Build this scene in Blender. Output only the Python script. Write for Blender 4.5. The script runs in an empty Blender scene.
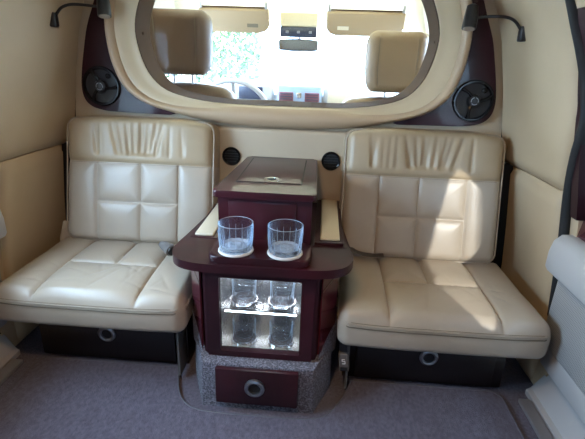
import bpy, bmesh, math, random
from mathutils import Vector, Matrix, noise
random.seed(4)
PI = math.pi
scene = bpy.context.scene
C = scene.collection

# ------------------------------------------------------------------ materials
def mat(name, col, rough=.5, metal=0, coat=0, col2=None, nscale=20, bump=0, bscale=200, spec=.5, stretch=None, detail=4, sheen=0, bdist=.002, contrast=(.35, .65)):
    m = bpy.data.materials.new(name); m.use_nodes = True
    nt = m.node_tree; b = nt.nodes['Principled BSDF']
    b.inputs['Base Color'].default_value = (*col, 1)
    b.inputs['Roughness'].default_value = rough
    b.inputs['Metallic'].default_value = metal
    b.inputs['Coat Weight'].default_value = coat
    b.inputs['Coat Roughness'].default_value = .04
    b.inputs['Specular IOR Level'].default_value = spec
    b.inputs['Sheen Weight'].default_value = sheen
    tc = nt.nodes.new('ShaderNodeTexCoord'); mp = nt.nodes.new('ShaderNodeMapping')
    nt.links.new(tc.outputs['Object'], mp.inputs[0])
    if stretch: mp.inputs['Scale'].default_value = stretch
    if col2:
        n = nt.nodes.new('ShaderNodeTexNoise'); n.inputs['Scale'].default_value = nscale; n.inputs['Detail'].default_value = detail
        r = nt.nodes.new('ShaderNodeValToRGB')
        r.color_ramp.elements[0].color = (*col, 1); r.color_ramp.elements[1].color = (*col2, 1)
        r.color_ramp.elements[0].position = contrast[0]; r.color_ramp.elements[1].position = contrast[1]
        nt.links.new(mp.outputs[0], n.inputs['Vector']); nt.links.new(n.outputs['Fac'], r.inputs[0])
        nt.links.new(r.outputs[0], b.inputs['Base Color'])
    if bump:
        n = nt.nodes.new('ShaderNodeTexNoise'); n.inputs['Scale'].default_value = bscale; n.inputs['Detail'].default_value = 3
        bp = nt.nodes.new('ShaderNodeBump'); bp.inputs['Strength'].default_value = bump; bp.inputs['Distance'].default_value = bdist
        nt.links.new(tc.outputs['Object'], n.inputs['Vector']); nt.links.new(n.outputs['Fac'], bp.inputs['Height'])
        nt.links.new(bp.outputs[0], b.inputs['Normal'])
    return m

def glassmat(name, tint=(1, 1, 1), fres=1.45, add=0.0):
    m = bpy.data.materials.new(name); m.use_nodes = True; nt = m.node_tree
    for n in list(nt.nodes): nt.nodes.remove(n)
    o = nt.nodes.new('ShaderNodeOutputMaterial'); mix = nt.nodes.new('ShaderNodeMixShader')
    t = nt.nodes.new('ShaderNodeBsdfTransparent'); g = nt.nodes.new('ShaderNodeBsdfGlossy')
    t.inputs[0].default_value = (*tint, 1); g.inputs['Roughness'].default_value = .02
    f = nt.nodes.new('ShaderNodeFresnel'); gb = nt.nodes.new('ShaderNodeNewGeometry'); mr = nt.nodes.new('ShaderNodeMapRange')
    mr.inputs['To Min'].default_value = fres; mr.inputs['To Max'].default_value = 1 / fres
    nt.links.new(gb.outputs['Backfacing'], mr.inputs['Value']); nt.links.new(mr.outputs[0], f.inputs[0])
    ad = nt.nodes.new('ShaderNodeMath'); ad.operation = 'ADD'; ad.inputs[1].default_value = add
    nt.links.new(f.outputs[0], ad.inputs[0]); nt.links.new(ad.outputs[0], mix.inputs[0])
    nt.links.new(t.outputs[0], mix.inputs[1]); nt.links.new(g.outputs[0], mix.inputs[2]); nt.links.new(mix.outputs[0], o.inputs[0])
    return m

def emit(name, col, s):
    m = bpy.data.materials.new(name); m.use_nodes = True; nt = m.node_tree
    b = nt.nodes['Principled BSDF']; b.inputs['Base Color'].default_value = (*col, 1)
    b.inputs['Emission Color'].default_value = (*col, 1); b.inputs['Emission Strength'].default_value = s
    return m

M = {}
M['leather'] = mat('seat_leather', (.385, .322, .25), .36, col2=(.43, .365, .29), nscale=6, bump=.25, bscale=380, bdist=.0012)
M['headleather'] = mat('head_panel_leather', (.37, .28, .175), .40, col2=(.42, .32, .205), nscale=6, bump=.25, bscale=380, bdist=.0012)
M['stitch'] = mat('stitch_thread', (.15, .12, .08), .7)
M['trim'] = mat('side_trim_vinyl', (.48, .36, .225), .6, col2=(.53, .40, .255), nscale=4, bump=.12, bscale=500, bdist=.001)
M['wallcloth'] = mat('partition_vinyl', (.50, .40, .28), .6, col2=(.54, .44, .31), nscale=5, bump=.12, bscale=500, bdist=.001)
M['rib'] = mat('frame_padding', (.52, .375, .24), .45, bump=.08, bscale=400, bdist=.001)
M['bevel'] = mat('frame_bevel', (.62, .49, .31), .42, bump=.08, bscale=400, bdist=.001)
M['visor'] = mat('visor_cloth', (.36, .26, .155), .8, bump=.15, bscale=500)
M['leggrey'] = mat('dull_grey_leg', (.12, .115, .11), .5)
M['tunnel'] = mat('brown_frame_liner', (.088, .056, .038), .85, spec=.08, bump=.1, bscale=300)
M['wood'] = mat('burgundy_lacquered_wood', (.052, .009, .015), .4, coat=.38, spec=.2, col2=(.024, .007, .010), nscale=7, stretch=(1, 1, .25), detail=8)
M['veneer'] = mat('dark_burgundy_veneer', (.040, .010, .015), .3, coat=.12, spec=.15, col2=(.022, .007, .010), nscale=7, stretch=(1, 1, .25), detail=8)
M['woodred'] = mat('red_lacquered_wood', (.10, .015, .025), .25, coat=.6, col2=(.07, .012, .019), nscale=7, stretch=(1, 1, .3), detail=8)
M['wooddark'] = mat('dark_lacquered_wood', (.008, .004, .004), .45, coat=.25, col2=(.012, .006, .006), nscale=6)
M['black'] = mat('black_plastic', (.012, .012, .013), .35)
M['blackgloss'] = mat('black_gloss', (.008, .008, .009), .22, spec=.25)
M['grille'] = mat('speaker_cone', (.02, .02, .022), .6, bump=.5, bscale=900)
M['rubber'] = mat('door_seal_rubber', (.012, .012, .012), .8)
M['chrome'] = mat('brushed_metal', (.62, .62, .64), .22, metal=1)
M['steel'] = mat('satin_metal', (.35, .36, .38), .35, metal=1)
M['carpet'] = mat('grey_carpet', (.090, .082, .115), .95, col2=(.150, .138, .190), nscale=140, bump=1, bscale=420, bdist=.006, sheen=.2, spec=.1, detail=6)
M['carpetnap'] = mat('carpet_mat', (.092, .083, .118), .95, col2=(.148, .136, .190), nscale=110, stretch=(1.3, .8, 1), bump=1, bscale=420, bdist=.006, sheen=.2, spec=.1, detail=9)
M['plinth'] = mat('speckled_carpet', (.07, .067, .085), .95, col2=(.27, .26, .32), nscale=220, bump=1, bscale=350, bdist=.006, sheen=.2, spec=.1, contrast=(.42, .66))
M['binding'] = mat('mat_binding', (.11, .11, .13), .7)
M['floor'] = mat('dark_floor_lining', (.018, .017, .018), .9, bump=.4, bscale=300)
M['pad'] = mat('armrest_pad', (.68, .60, .45), .4, bump=.1, bscale=400, bdist=.001)
M['greyplastic'] = mat('pale_grey_plastic', (.45, .44, .435), .5, bump=.1, bscale=400, bdist=.001)
M['greymetal'] = mat('sill_metal', (.42, .40, .40), .38, metal=.6)
M['headliner'] = mat('headliner_cloth', (.60, .52, .38), .9, bump=.2, bscale=500)
M['brownleather'] = mat('front_seat_leather', (.11, .068, .045), .5, col2=(.13, .08, .052), nscale=5, bump=.2, bscale=380, bdist=.0012)
M['tanleather'] = mat('tan_front_leather', (.21, .14, .08), .48, col2=(.24, .16, .09), nscale=5, bump=.2, bscale=380, bdist=.0012)
M['dash'] = mat('dashboard_vinyl', (.42, .40, .38), .6, bump=.1, bscale=400)
M['dashblue'] = mat('blue_lit_stack', (.32, .40, .52), .35, metal=.3)  # blue of the lit haze is put into this colour
M['ventred'] = mat('wooden_vent_slats', (.16, .05, .06), .3, coat=.5)
M['darkface'] = mat('button_panel', (.03, .035, .06), .35)
M['coaster'] = mat('white_coaster', (.75, .75, .72), .5)
M['mirror'] = mat('mirror_surface', (.80, .80, .82), .06, metal=1)
M['lining'] = mat('mirrored_lining', (.74, .71, .69), .16, metal=.85)
M['pane'] = glassmat('window_glass', (.97, .985, .98), 1.45)
M['clean'] = glassmat('partition_glass', (.98, .99, .99), 1.12)
M['privacy'] = glassmat('privacy_glass', (.22, .24, .26), 1.45)
M['acrylic'] = glassmat('clear_acrylic', (.93, .96, .98), 1.5, .03)
M['led'] = emit('led_strip', (.80, .90, 1), 14)
M['shelf_fill'] = emit('shelf_fill_strip', (.75, .87, 1), 5)
M['lens'] = emit('lamp_lens', (.35, .28, .22), .0)
M['leaf'] = mat('leaf', (.016, .045, .008), .8, col2=(.035, .075, .015), nscale=3)
M['bark'] = mat('bark', (.12, .08, .05), .9)
M['ground'] = mat('pale_pavement', (.62, .62, .60), .9, col2=(.7, .7, .68), nscale=2)
M['buckle'] = mat('buckle_shell', (.14, .13, .125), .4)
M['white'] = mat('white_print', (.8, .8, .8), .5)
M['felt'] = mat('dark_felt', (.09, .065, .06), .8)
def tumblermat(name, tint, sheen_mix):
    gm = glassmat(name, tint, 1.5, .015); nt = gm.node_tree; out = nt.nodes['Material Output']; mixn = nt.nodes['Mix Shader']
    tl = nt.nodes.new('ShaderNodeBsdfTranslucent'); tl.inputs[0].default_value = (.60, .78, 1, 1); m2 = nt.nodes.new('ShaderNodeMixShader'); m2.inputs[0].default_value = sheen_mix
    lw = nt.nodes.new('ShaderNodeLayerWeight'); lw.inputs[0].default_value = .5; pw = nt.nodes.new('ShaderNodeMath'); pw.operation = 'POWER'; pw.inputs[1].default_value = 4
    ml = nt.nodes.new('ShaderNodeMath'); ml.operation = 'MULTIPLY_ADD'; ml.inputs[1].default_value = .8; ml.inputs[2].default_value = sheen_mix  # pale blue toward the edges puts bright rim glints into the glass colour
    nt.links.new(lw.outputs['Facing'], pw.inputs[0]); nt.links.new(pw.outputs[0], ml.inputs[0]); nt.links.new(ml.outputs[0], m2.inputs[0])
    nt.links.new(mixn.outputs[0], m2.inputs[1]); nt.links.new(tl.outputs[0], m2.inputs[2]); nt.links.new(m2.outputs[0], out.inputs[0])
    return gm
M['crystal'] = mat('crystal_base', (.80, .90, 1), .05); M['crystal'].node_tree.nodes['Principled BSDF'].inputs['Transmission Weight'].default_value = .6
M['tumbler'] = tumblermat('tumbler_glass', (.965, .98, 1), .02)
# perforated panel: rows of small dark holes
pm = mat('perforated_panel', (.50, .49, .48), .5); nt = pm.node_tree; b = nt.nodes['Principled BSDF']
tc = nt.nodes.new('ShaderNodeTexCoord'); mp = nt.nodes.new('ShaderNodeMapping'); mp.inputs['Scale'].default_value = (0, 190, 190)
vo = nt.nodes.new('ShaderNodeTexVoronoi'); vo.inputs['Randomness'].default_value = 0; vo.inputs['Scale'].default_value = 1
rp = nt.nodes.new('ShaderNodeValToRGB'); rp.color_ramp.elements[0].position = .25; rp.color_ramp.elements[1].position = .38
rp.color_ramp.elements[0].color = (.20, .195, .19, 1); rp.color_ramp.elements[1].color = (.38, .375, .37, 1)
nt.links.new(tc.outputs['Object'], mp.inputs[0]); nt.links.new(mp.outputs[0], vo.inputs['Vector'])
nt.links.new(vo.outputs['Distance'], rp.inputs[0]); nt.links.new(rp.outputs[0], b.inputs['Base Color'])
M['perf'] = pm

# ------------------------------------------------------------------ helpers
def obj(name, bm, m, parent=None, sharp=40, mods=()):
    me = bpy.data.meshes.new(name); bmesh.ops.recalc_face_normals(bm, faces=bm.faces)
    bm.to_mesh(me); bm.free(); me.materials.append(m)
    me.shade_smooth(); me.set_sharp_from_angle(angle=math.radians(sharp))
    o = bpy.data.objects.new(name, me); C.objects.link(o)
    if parent: o.parent = parent
    return o
def thing(name, label, cat, loc=(0, 0, 0), rot=(0, 0, 0), group=None):
    o = bpy.data.objects.new(name, None); C.objects.link(o); o.empty_display_size = .05
    o.location = loc; o.rotation_euler = rot; o['label'] = label; o['category'] = cat
    if group: o['group'] = group
    return o
def tag(o, label, cat, group=None):
    o['label'] = label; o['category'] = cat
    if group: o['group'] = group
    return o
def struct(name, label, cat, bm=None, m=None, sharp=40):
    if bm is None: o = bpy.data.objects.new(name, None); C.objects.link(o); o.empty_display_size = .05
    else: o = obj(name, bm, m, sharp=sharp)
    o['kind'] = 'structure'; o['label'] = label; o['category'] = cat
    return o

def box(bm, x0, x1, y0, y1, z0, z1, bev=0, seg=2):
    r = bmesh.ops.create_cube(bm, size=1)
    vs = r['verts']
    for v in vs:
        v.co = Vector(((x0 + x1) / 2 + v.co.x * (x1 - x0), (y0 + y1) / 2 + v.co.y * (y1 - y0), (z0 + z1) / 2 + v.co.z * (z1 - z0)))
    if bev:
        es = list({e for v in vs for e in v.link_edges})
        bmesh.ops.bevel(bm, geom=es, offset=bev, segments=seg, affect='EDGES', profile=.5)
    return bm
def B(*a, **k):
    return box(bmesh.new(), *a, **k)
def tube(bm, pts, r, n=10, closed=False, caps=True):
    pts = [Vector(p) for p in pts]; N = len(pts); rings = []; up = None
    rr = r if isinstance(r, (list, tuple)) else [r] * N
    for i, p in enumerate(pts):
        if closed: t = (pts[(i + 1) % N] - pts[i - 1])
        else: t = pts[min(i + 1, N - 1)] - pts[max(i - 1, 0)]
        t.normalize()
        if up is None:
            a = Vector((0, 0, 1)) if abs(t.z) < .9 else Vector((1, 0, 0)); up = (a - t * a.dot(t)).normalized()
        else:
            up = (up - t * up.dot(t)).normalized()
        s = t.cross(up)
        rings.append([bm.verts.new(p + (up * math.cos(2 * PI * k / n) + s * math.sin(2 * PI * k / n)) * rr[i]) for k in range(n)])
    for i in range(N if closed else N - 1):
        a, b = rings[i], rings[(i + 1) % N]
        for k in range(n): bm.faces.new((a[k], a[(k + 1) % n], b[(k + 1) % n], b[k]))
    if caps and not closed:
        bm.faces.new(rings[0]); bm.faces.new(rings[-1])
    return bm
def lathe(bm, prof, n=40, axis='z', c=(0, 0, 0), mod=None, closed=False):
    """prof = [(r, h)]; revolved about axis through c."""
    rings = []
    for (r, h) in prof:
        ring = []
        if r < 1e-6: ring = [None]
        for k in range(n if r >= 1e-6 else 1):
            a = 2 * PI * k / n; q = r * (mod(a, h) if mod else 1)
            x, y = q * math.cos(a), q * math.sin(a)
            co = {'z': (x, y, h), 'y': (x, h, y), 'x': (h, x, y)}[axis]
            v = bm.verts.new(Vector(co) + Vector(c))
            if r < 1e-6: ring = [v]
            else: ring.append(v)
        rings.append(ring)
    prs = list(zip(rings[:-1], rings[1:])) + ([(rings[-1], rings[0])] if closed else [])
    for a, b in prs:
        for k in range(n):
            k2 = (k + 1) % n
            if len(a) == 1 and len(b) == 1: continue
            if len(a) == 1: bm.faces.new((a[0], b[k], b[k2]))
            elif len(b) == 1: bm.faces.new((a[k], a[k2], b[0]))
            else: bm.faces.new((a[k], a[k2], b[k2], b[k]))
    return bm
def smooth(pts, k=6, closed=False):
    out = []; N = len(pts); P = [Vector(p) for p in pts]
    rng = N if closed else N - 1
    for i in range(rng):
        p0 = P[i - 1] if (i > 0 or closed) else P[0] * 2 - P[1]
        p1 = P[i]; p2 = P[(i + 1) % N]
        p3 = P[(i + 2) % N] if (closed or i + 2 < N) else P[-1] * 2 - P[-2]
        for j in range(k):
            t = j / k
            out.append(.5 * ((2 * p1) + (p2 - p0) * t + (2 * p0 - 5 * p1 + 4 * p2 - p3) * t * t + (3 * p1 - p0 - 3 * p2 + p3) * t ** 3))
    if not closed: out.append(P[-1])
    return out
def prism(bm, outline, h0, h1, axis='z', bev=0, seg=2):
    """closed 2-D outline extruded from h0 to h1 along axis."""
    def co(p, h): return {'z': (p[0], p[1], h), 'y': (p[0], h, p[1]), 'x': (h, p[0], p[1])}[axis]
    a = [bm.verts.new(co(p, h0)) for p in outline]; b = [bm.verts.new(co(p, h1)) for p in outline]
    n = len(a)
    f1 = bm.faces.new(a); f2 = bm.faces.new(b[::-1])
    for i in range(n): bm.faces.new((a[i], b[i], b[(i + 1) % n], a[(i + 1) % n]))
    if bev:
        es = list(set(f1.edges) | set(f2.edges))
        bmesh.ops.bevel(bm, geom=es, offset=bev, segments=seg, affect='EDGES', profile=.5)
    return bm
def rrect(x0, x1, y0, y1, r, n=5):
    out = []
    for cx, cy, a0 in ((x1 - r, y1 - r, 0), (x0 + r, y1 - r, 90), (x0 + r, y0 + r, 180), (x1 - r, y0 + r, 270)):
        for k in range(n + 1):
            a = math.radians(a0 + 90 * k / n); out.append((cx + r * math.cos(a), cy + r * math.sin(a)))
    return out
def axisco(h, r, n, k=4):
    a = [-h + r * (1 - math.tan(PI / 4 * (1 - i / k))) for i in range(k)]
    mid = [-(h - r) + 2 * (h - r) * i / n for i in range(n + 1)]
    return a + mid + [-v for v in a[::-1]]
def puffbox(hx, hy, hz, r, nx, ny, nz, deform=None, c=(0, 0, 0)):
    """rounded box with dense faces; deform(base, normal) -> new position"""
    bm = bmesh.new(); X = axisco(hx, r, nx); Y = axisco(hy, r, ny); Z = axisco(hz, r, nz); cache = {}
    def V(x, y, z):
        key = (round(x, 6), round(y, 6), round(z, 6))
        if key in cache: return cache[key]
        q = Vector((x, y, z)); inn = Vector((max(-hx + r, min(hx - r, x)), max(-hy + r, min(hy - r, y)), max(-hz + r, min(hz - r, z))))
        d = q - inn; d.normalize(); p = inn + d * r
        if deform: p = deform(p, d)
        cache[key] = bm.verts.new(p + Vector(c)); return cache[key]
    def face(U, W, f):
        for i in range(len(U) - 1):
            for j in range(len(W) - 1):
                bm.faces.new((V(*f(U[i], W[j])), V(*f(U[i + 1], W[j])), V(*f(U[i + 1], W[j + 1])), V(*f(U[i], W[j + 1]))))
    for s in (-1, 1):
        face(X, Z, lambda u, w: (u, s * hy, w)); face(X, Y, lambda u, w: (u, w, s * hz)); face(Y, Z, lambda u, w: (s * hx, u, w))
    return bm
def segdist(px, py, s):
    x0, y0, x1, y1 = s; dx, dy = x1 - x0, y1 - y0; L = dx * dx + dy * dy
    t = max(0, min(1, ((px - x0) * dx + (py - y0) * dy) / L)); return math.hypot(px - x0 - t * dx, py - y0 - t * dy)
def sstep(a, b, x):
    t = max(0, min(1, (x - a) / (b - a))); return t * t * (3 - 2 * t)

# ------------------------------------------------------------------ room shell
FZ = .05
WP = [(.05, .805), (.30, .805), (.45, .79), (.65, .765), (.757, .742), (.877, .722), (1.02, .690), (1.105, .660), (1.20, .612), (1.28, .52)]
def wx(z):
    for (z0, x0), (z1, x1) in zip(WP[:-1], WP[1:]):
        if z <= z1: return x0 + (x1 - x0) * (z - z0) / (z1 - z0)
    return WP[-1][1]
def ctr(y):      # the side trim curves inward where it meets the partition
    t = sstep(1.24, 1.465, y); return -.016 * t * t
struct('floor', 'dark grey fitted carpet floor', 'floor', B(-.90, .90, -1.3, 3.0, 0, FZ), M['carpet'])
def wall(s, name, lab):
    bm = bmesh.new()
    ys = [-1.2, -.95, -.45, -.25, 0, .30, .60, .85, 1.05, 1.15, 1.25, 1.32, 1.38, 1.42, 1.475]
    zs = [.05, .30, .45, .60, .65, .757, .877, 1.02, 1.075, 1.105, 1.20, 1.28]
    for i in range(len(ys) - 1):
        for j in range(len(zs) - 1):
            ym = (ys[i] + ys[i + 1]) / 2; zm = (zs[j] + zs[j + 1]) / 2
            if -.25 < ym < 1.05 and .05 < zm < 1.075: continue         # door opening
            q = [(ys[i], zs[j]), (ys[i + 1], zs[j]), (ys[i + 1], zs[j + 1]), (ys[i], zs[j + 1])]
            vi = [Vector((s * (wx(z) + .012 + ctr(y)), y, z)) for y, z in q]; vo = [Vector((s * (wx(z) + .035 + ctr(y)), y, z)) for y, z in q]
            a = [bm.verts.new(v) for v in vi]; b = [bm.verts.new(v) for v in vo]
            bm.faces.new(a); bm.faces.new(b[::-1])
            for k in range(4): bm.faces.new((a[k], b[k], b[(k + 1) % 4], a[(k + 1) % 4]))
    bmesh.ops.remove_doubles(bm, verts=bm.verts, dist=.0001)
    w = struct(name, lab, 'wall', bm, M['trim'])
    return w
wall(-1, 'wall_left', 'left side wall of the cabin'); wall(1, 'wall_right', 'right side wall of the cabin')
def trimpanel(s, name, lab, z0, z1, yf, off, yb=1.456):
    """padded side panel from the door opening yf(z) to the partition"""
    bm = bmesh.new(); NZ, NY = 26, 26; g = []
    for i in range(NZ + 1):
        z = z0 + (z1 - z0) * i / NZ; row = []
        for j in range(NY + 1):
            t = j / NY; y = yf(z) + (yb - yf(z)) * t
            e = min(z - z0, z1 - z, y - yf(z) + .002)
            inset = .012 * math.exp(-max(e, 0) / .006)
            ret = .03 * math.exp(-(y - yf(z)) / .012)
            row.append((s * (wx(z) - off + ctr(y) + inset + ret * .6), y, z))
        g.append(row)
    fr = [[bm.verts.new(p) for p in r] for r in g]
    bk = [[bm.verts.new((p[0] + s * .016, p[1], p[2])) for p in r] for r in g]
    for G in (fr, bk):
        for i in range(NZ):
            for j in range(NY): bm.faces.new((G[i][j], G[i + 1][j], G[i + 1][j + 1], G[i][j + 1]))
    for i in range(NZ):
        for j in (0, NY): bm.faces.new((fr[i][j], fr[i + 1][j], bk[i + 1][j], bk[i][j]))
    for j in range(NY):
        for i in (0, NZ): bm.faces.new((fr[i][j], fr[i][j + 1], bk[i][j + 1], bk[i][j]))
    return struct(name, lab, 'wall panel', bm, M['trim'], sharp=60)
yl = lambda z: 1.105 + .02 * (z - .2)
yu = lambda z: 1.115 - .28 * max(0, z - .65) + .35 * max(0, z - .85)
trimpanel(-1, 'trim_1', 'lower tan side panel beside the left seat', .055, .648, yl, .006, 1.405)
trimpanel(1, 'trim_2', 'lower tan side panel beside the right seat', .055, .648, yl, .006, 1.405)
trimpanel(-1, 'trim_3', 'upper tan side panel with the reading lamp, left side', .652, 1.25, yu, .009)
trimpanel(1, 'trim_4', 'upper tan side panel with the reading lamp, right side', .652, 1.25, yu, .009)
for s, n in ((-1, 5), (1, 6)):
    pts = [(s * (wx(z) + .004), yy, z) for z, yy in ([(.50, 1.09)] if s < 0 else [(.30, 1.088), (.5, 1.09)]) + [(.65, 1.095), (.75, 1.07), (.85, 1.04), (.95, 1.055), (1.05, 1.09), (1.10, 1.10)]]
    struct('trim_%d' % n, 'black rubber door seal along the %s door opening' % ('left' if s < 0 else 'right'), 'door seal', tube(bmesh.new(), smooth(pts, 5), .009 if s < 0 else .013, 10), M['rubber'])
for s, n in ((-1, 12), (1, 13)):
    side = 'left' if s < 0 else 'right'
    X = sorted((s * .728, s * .80))
    struct('trim_%d' % n, 'black felt lining standing in for shade in the gap behind the %s side panel' % side, 'lining', B(X[0], X[1], 1.425, 1.464, .055, .655), M['rubber'])  # black box puts the shade of the gap into colour
    pts = [(s * x, 1.4585, z) for z, x in [(.655, .732), (.757, .722), (.80, .716), (.877, .708), (.925, .699), (1.017, .676), (1.066, .660), (1.105, .643), (1.16, .612), (1.22, .565)]]
    struct('trim_%d' % (n + 2), 'dark welt where the %s side panel meets the partition' % side, 'welt', tube(bmesh.new(), smooth(pts, 5), .0045, 8), M['rubber'])
# cabin ceiling
bm = bmesh.new(); cx = [(-.55, 1.262), (-.4, 1.31), (-.2, 1.335), (0, 1.342), (.2, 1.335), (.4, 1.31), (.55, 1.262)]
out = cx + [(x, z + .03) for x, z in cx[::-1]]
prism(bm, out, -1.2, 1.50, 'y'); struct('ceiling', 'tan cloth headliner of the cabin', 'ceiling', bm, M['headliner'])
# wall behind the camera with tailgate window
bm = bmesh.new()
for a in ((-.84, .84, -1.23, -1.2, .05, .66), (-.84, .84, -1.23, -1.2, 1.09, 1.35), (-.84, -.60, -1.23, -1.2, .66, 1.09), (.60, .84, -1.23, -1.2, .66, 1.09)): box(bm, *a)
struct('wall_back', 'tailgate behind the viewer', 'wall', bm, M['trim'])
struct('window_3', 'dark privacy glass of the tailgate', 'window', B(-.60, .60, -1.225, -1.220, .66, 1.09), M['privacy'])

# doors (lower door panels with armrest; window opening above)
for s, n in ((-1, 1), (1, 2)):
    side = 'left' if s < 0 else 'right'
    d = struct('door_%d' % n, 'pale grey %s door panel with armrest' % side, 'door')
    X = lambda a, b: (min(s * a, s * b), max(s * a, s * b))
    obj('door_skin', B(*X(.835, .86), -.25, 1.05, .07, .60), M['greyplastic'], d)
    # armrest with overhanging moulded top edge
    prof = [(.84, .545), (.80, .555), (.765, .552), (.748, .535), (.742, .505), (.742, .462), (.748, .452), (.762, .452), (.768, .462), (.84, .462)]
    bm = prism(bmesh.new(), [(s * x, z) for x, z in prof], -.20, 1.075, 'y', bev=.010, seg=3); obj('armrest', bm, M['greyplastic'], d)
    bm = B(*X(.772, .835), -.20, 1.05, .245, .462, bev=.004); obj('perforated_panel', bm, M['perf'], d)
    bm = B(*X(.780, .835), -.20, 1.045, .175, .238, bev=.006); obj('lower_moulding', bm, M['greyplastic'], d)
    bm = prism(bmesh.new(), [(s * x, z) for x, z in [(.84, .555), (.79, .556), (.795, .60), (.80, .645), (.84, .65)]], -.2, 1.06, 'y', bev=.004); obj('wood_capping', bm, M['woodred'], d)
    if 1:      # added window mask; right hole shaped for the sun patch, left limits skylight
        oo = [(-.25, .60), (1.05, .60), (1.05, 1.10), (-.25, 1.10)]
        hh = [(.96, .64), (.93, .675), (.88, .73), (.815, .80), (.74, .875), (.656, .948), (.56, 1.015), (.47, 1.068), (.45, 1.068), (.346, .983), (.257, .915), (.21, .87), (.088, .862), (.055, .835), (.08, .79), (.138, .731), (.25, .66), (.29, .64)]
        if s < 0: hh = rrect(.34, 1.035, .635, 1.068, .03)
        bm = bmesh.new(); es = []
        for lp in (oo, hh):
            vs = [bm.verts.new((s * .815, y, z)) for y, z in lp]
            es += [bm.edges.new((vs[i], vs[(i + 1) % len(vs)])) for i in range(len(vs))]
        bmesh.ops.triangle_fill(bm, edges=es, use_beauty=True)
        bmesh.ops.solidify(bm, geom=bm.faces[:], thickness=.004); obj('window_light_mask', bm, M['greyplastic'], d)
    bm = B(*X(.828, .832), -.25, 1.05, .61, 1.09); obj('window_pane', bm, M['pane'], d)
    for y0, y1 in ((1.045, 1.075), (-.28, -.25)):
        bm = prism(bmesh.new(), [(s * x, z) for x, z in [(.775, .60), (.765, .65), (.742, .757), (.722, .877), (.690, 1.02), (.672, 1.075), (.84, 1.10), (.84, .60)]], y0, y1, 'y'); obj('window_jamb', bm, M['veneer'], d)
    bm = prism(bmesh.new(), [(s * x, z) for x, z in [(.668, 1.074), (.84, 1.080), (.84, 1.14), (.655, 1.14)]], -.28, 1.07, 'y'); obj('window_header', bm, M['trim'], d)
    # door sill
    bm = prism(bmesh.new(), [(s * x, z) for x, z in [(.775, FZ), (.86, FZ), (.86, .16), (.842, .165), (.79, .07), (.775, .066)]], -.25, 1.06, 'y', bev=.003)
    struct('trim_%d' % (6 + n), 'grey sloping door sill on the %s' % side, 'door sill', bm, M['greyplastic'])
    bm = B(*X(.738, .770), -.25, 1.02, FZ + .001, .064, bev=.003)
    struct('trim_%d' % (8 + n), 'bright metal scuff plate along the %s sill' % side, 'scuff plate', bm, M['greymetal'])

# ------------------------------------------------------------------ partition with the oval window
ZC = 1.0
def contour(pts):     # right half, bottom centre -> top centre, gives r(angle from straight down)
    d = smooth([(x, z, 0) for x, z in pts], 8)
    tab = [(math.atan2(p[0], ZC - p[1]), math.hypot(p[0], p[1] - ZC)) for p in d]
    tab.sort()
    def r(a):
        a = abs(a)
        for (a0, r0), (a1, r1) in zip(tab[:-1], tab[1:]):
            if a <= a1: return r0 + (r1 - r0) * (a - a0) / max(1e-9, a1 - a0)
        return tab[-1][1]
    return r
rin = contour([(0, .806), (.12, .806), (.22, .810), (.31, .822), (.385, .845), (.43, .885), (.455, .935), (.470, 1.0), (.468, 1.05), (.452, 1.10), (.425, 1.15), (.38, 1.195), (.30, 1.228), (.15, 1.246), (0, 1.25)])
rout = contour([(0, .733), (.12, .735), (.25, .746), (.36, .768), (.435, .787), (.487, .812), (.53, .850), (.560, .92), (.570, 1.0), (.568, 1.06), (.556, 1.12), (.53, 1.18), (.48, 1.235), (.40, 1.275), (.28, 1.303), (.15, 1.312), (0, 1.315)])
NA = 160
ANG = [-PI + 2 * PI * i / NA for i in range(NA)]
def P2(a, r, y): return Vector((math.sin(a) * r, y, ZC - math.cos(a) * r))
def ring(bm, rows, close=False):
    vs = [[bm.verts.new(p) for p in row] for row in rows]
    idx = list(range(len(vs) - 1)) + ([len(vs) - 1] if close else [])
    for i in idx:
        A, Bv = vs[i], vs[(i + 1) % len(vs)]
        for k in range(NA): bm.faces.new((A[k], A[(k + 1) % NA], Bv[(k + 1) % NA], Bv[k]))
def rectr(a, hx, zt, zb):
    s, c = math.sin(a), -math.cos(a); t = 9
    if abs(s) > 1e-6: t = min(t, hx / abs(s))
    if c > 1e-6: t = min(t, (zt - ZC) / c)
    if c < -1e-6: t = min(t, (ZC - zb) / -c)
    return t
mid = lambda a: rin(a) * .55 + rout(a) * .45
def outline_r(a):
    return rectr(a, .80, 1.35, FZ)
bm = bmesh.new()
ring(bm, [[P2(a, mid(a), 1.466) for a in ANG], [P2(a, outline_r(a), 1.466) for a in ANG], [P2(a, outline_r(a), 1.50) for a in ANG], [P2(a, mid(a), 1.50) for a in ANG]], True)
# exact corner fill so the ring closes to the corners
box(bm, -.80, .80, 1.467, 1.499, FZ, .60)
struct('wall_front', 'tan partition behind the two jump seats', 'wall', bm, M['wallcloth'])
w1 = struct('window_1', 'oval partition window with cream padded frame', 'window')
prof = [(0, 1.465), (.0, 1.450), (.03, 1.434), (.08, 1.421), (.15, 1.412), (.22, 1.409), (.29, 1.412), (.34, 1.420), (.37, 1.427), (.40, 1.427), (.55, 1.430), (.70, 1.435), (.85, 1.440), (.93, 1.439), (.97, 1.440), (1.0, 1.445), (1.0, 1.465)]
def split(t, a):      # the bright bevel thins out along the bottom edge
    tb = .37 + .53 * (1 - sstep(.60, 1.20, abs(a)))
    return t * tb / .37 if t < .37 else tb + (t - .37) * (1 - tb) / .63
for nm, pr_, mm in (('padded_frame', prof[:9], M['rib']), ('frame_bevel', prof[8:], M['bevel'])):
    bm = bmesh.new(); ring(bm, [[P2(a, rout(a) + (rin(a) - rout(a)) * split(t, a), y) for a in ANG] for t, y in pr_]); obj(nm, bm, mm, w1, 60)
bm = bmesh.new()
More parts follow.
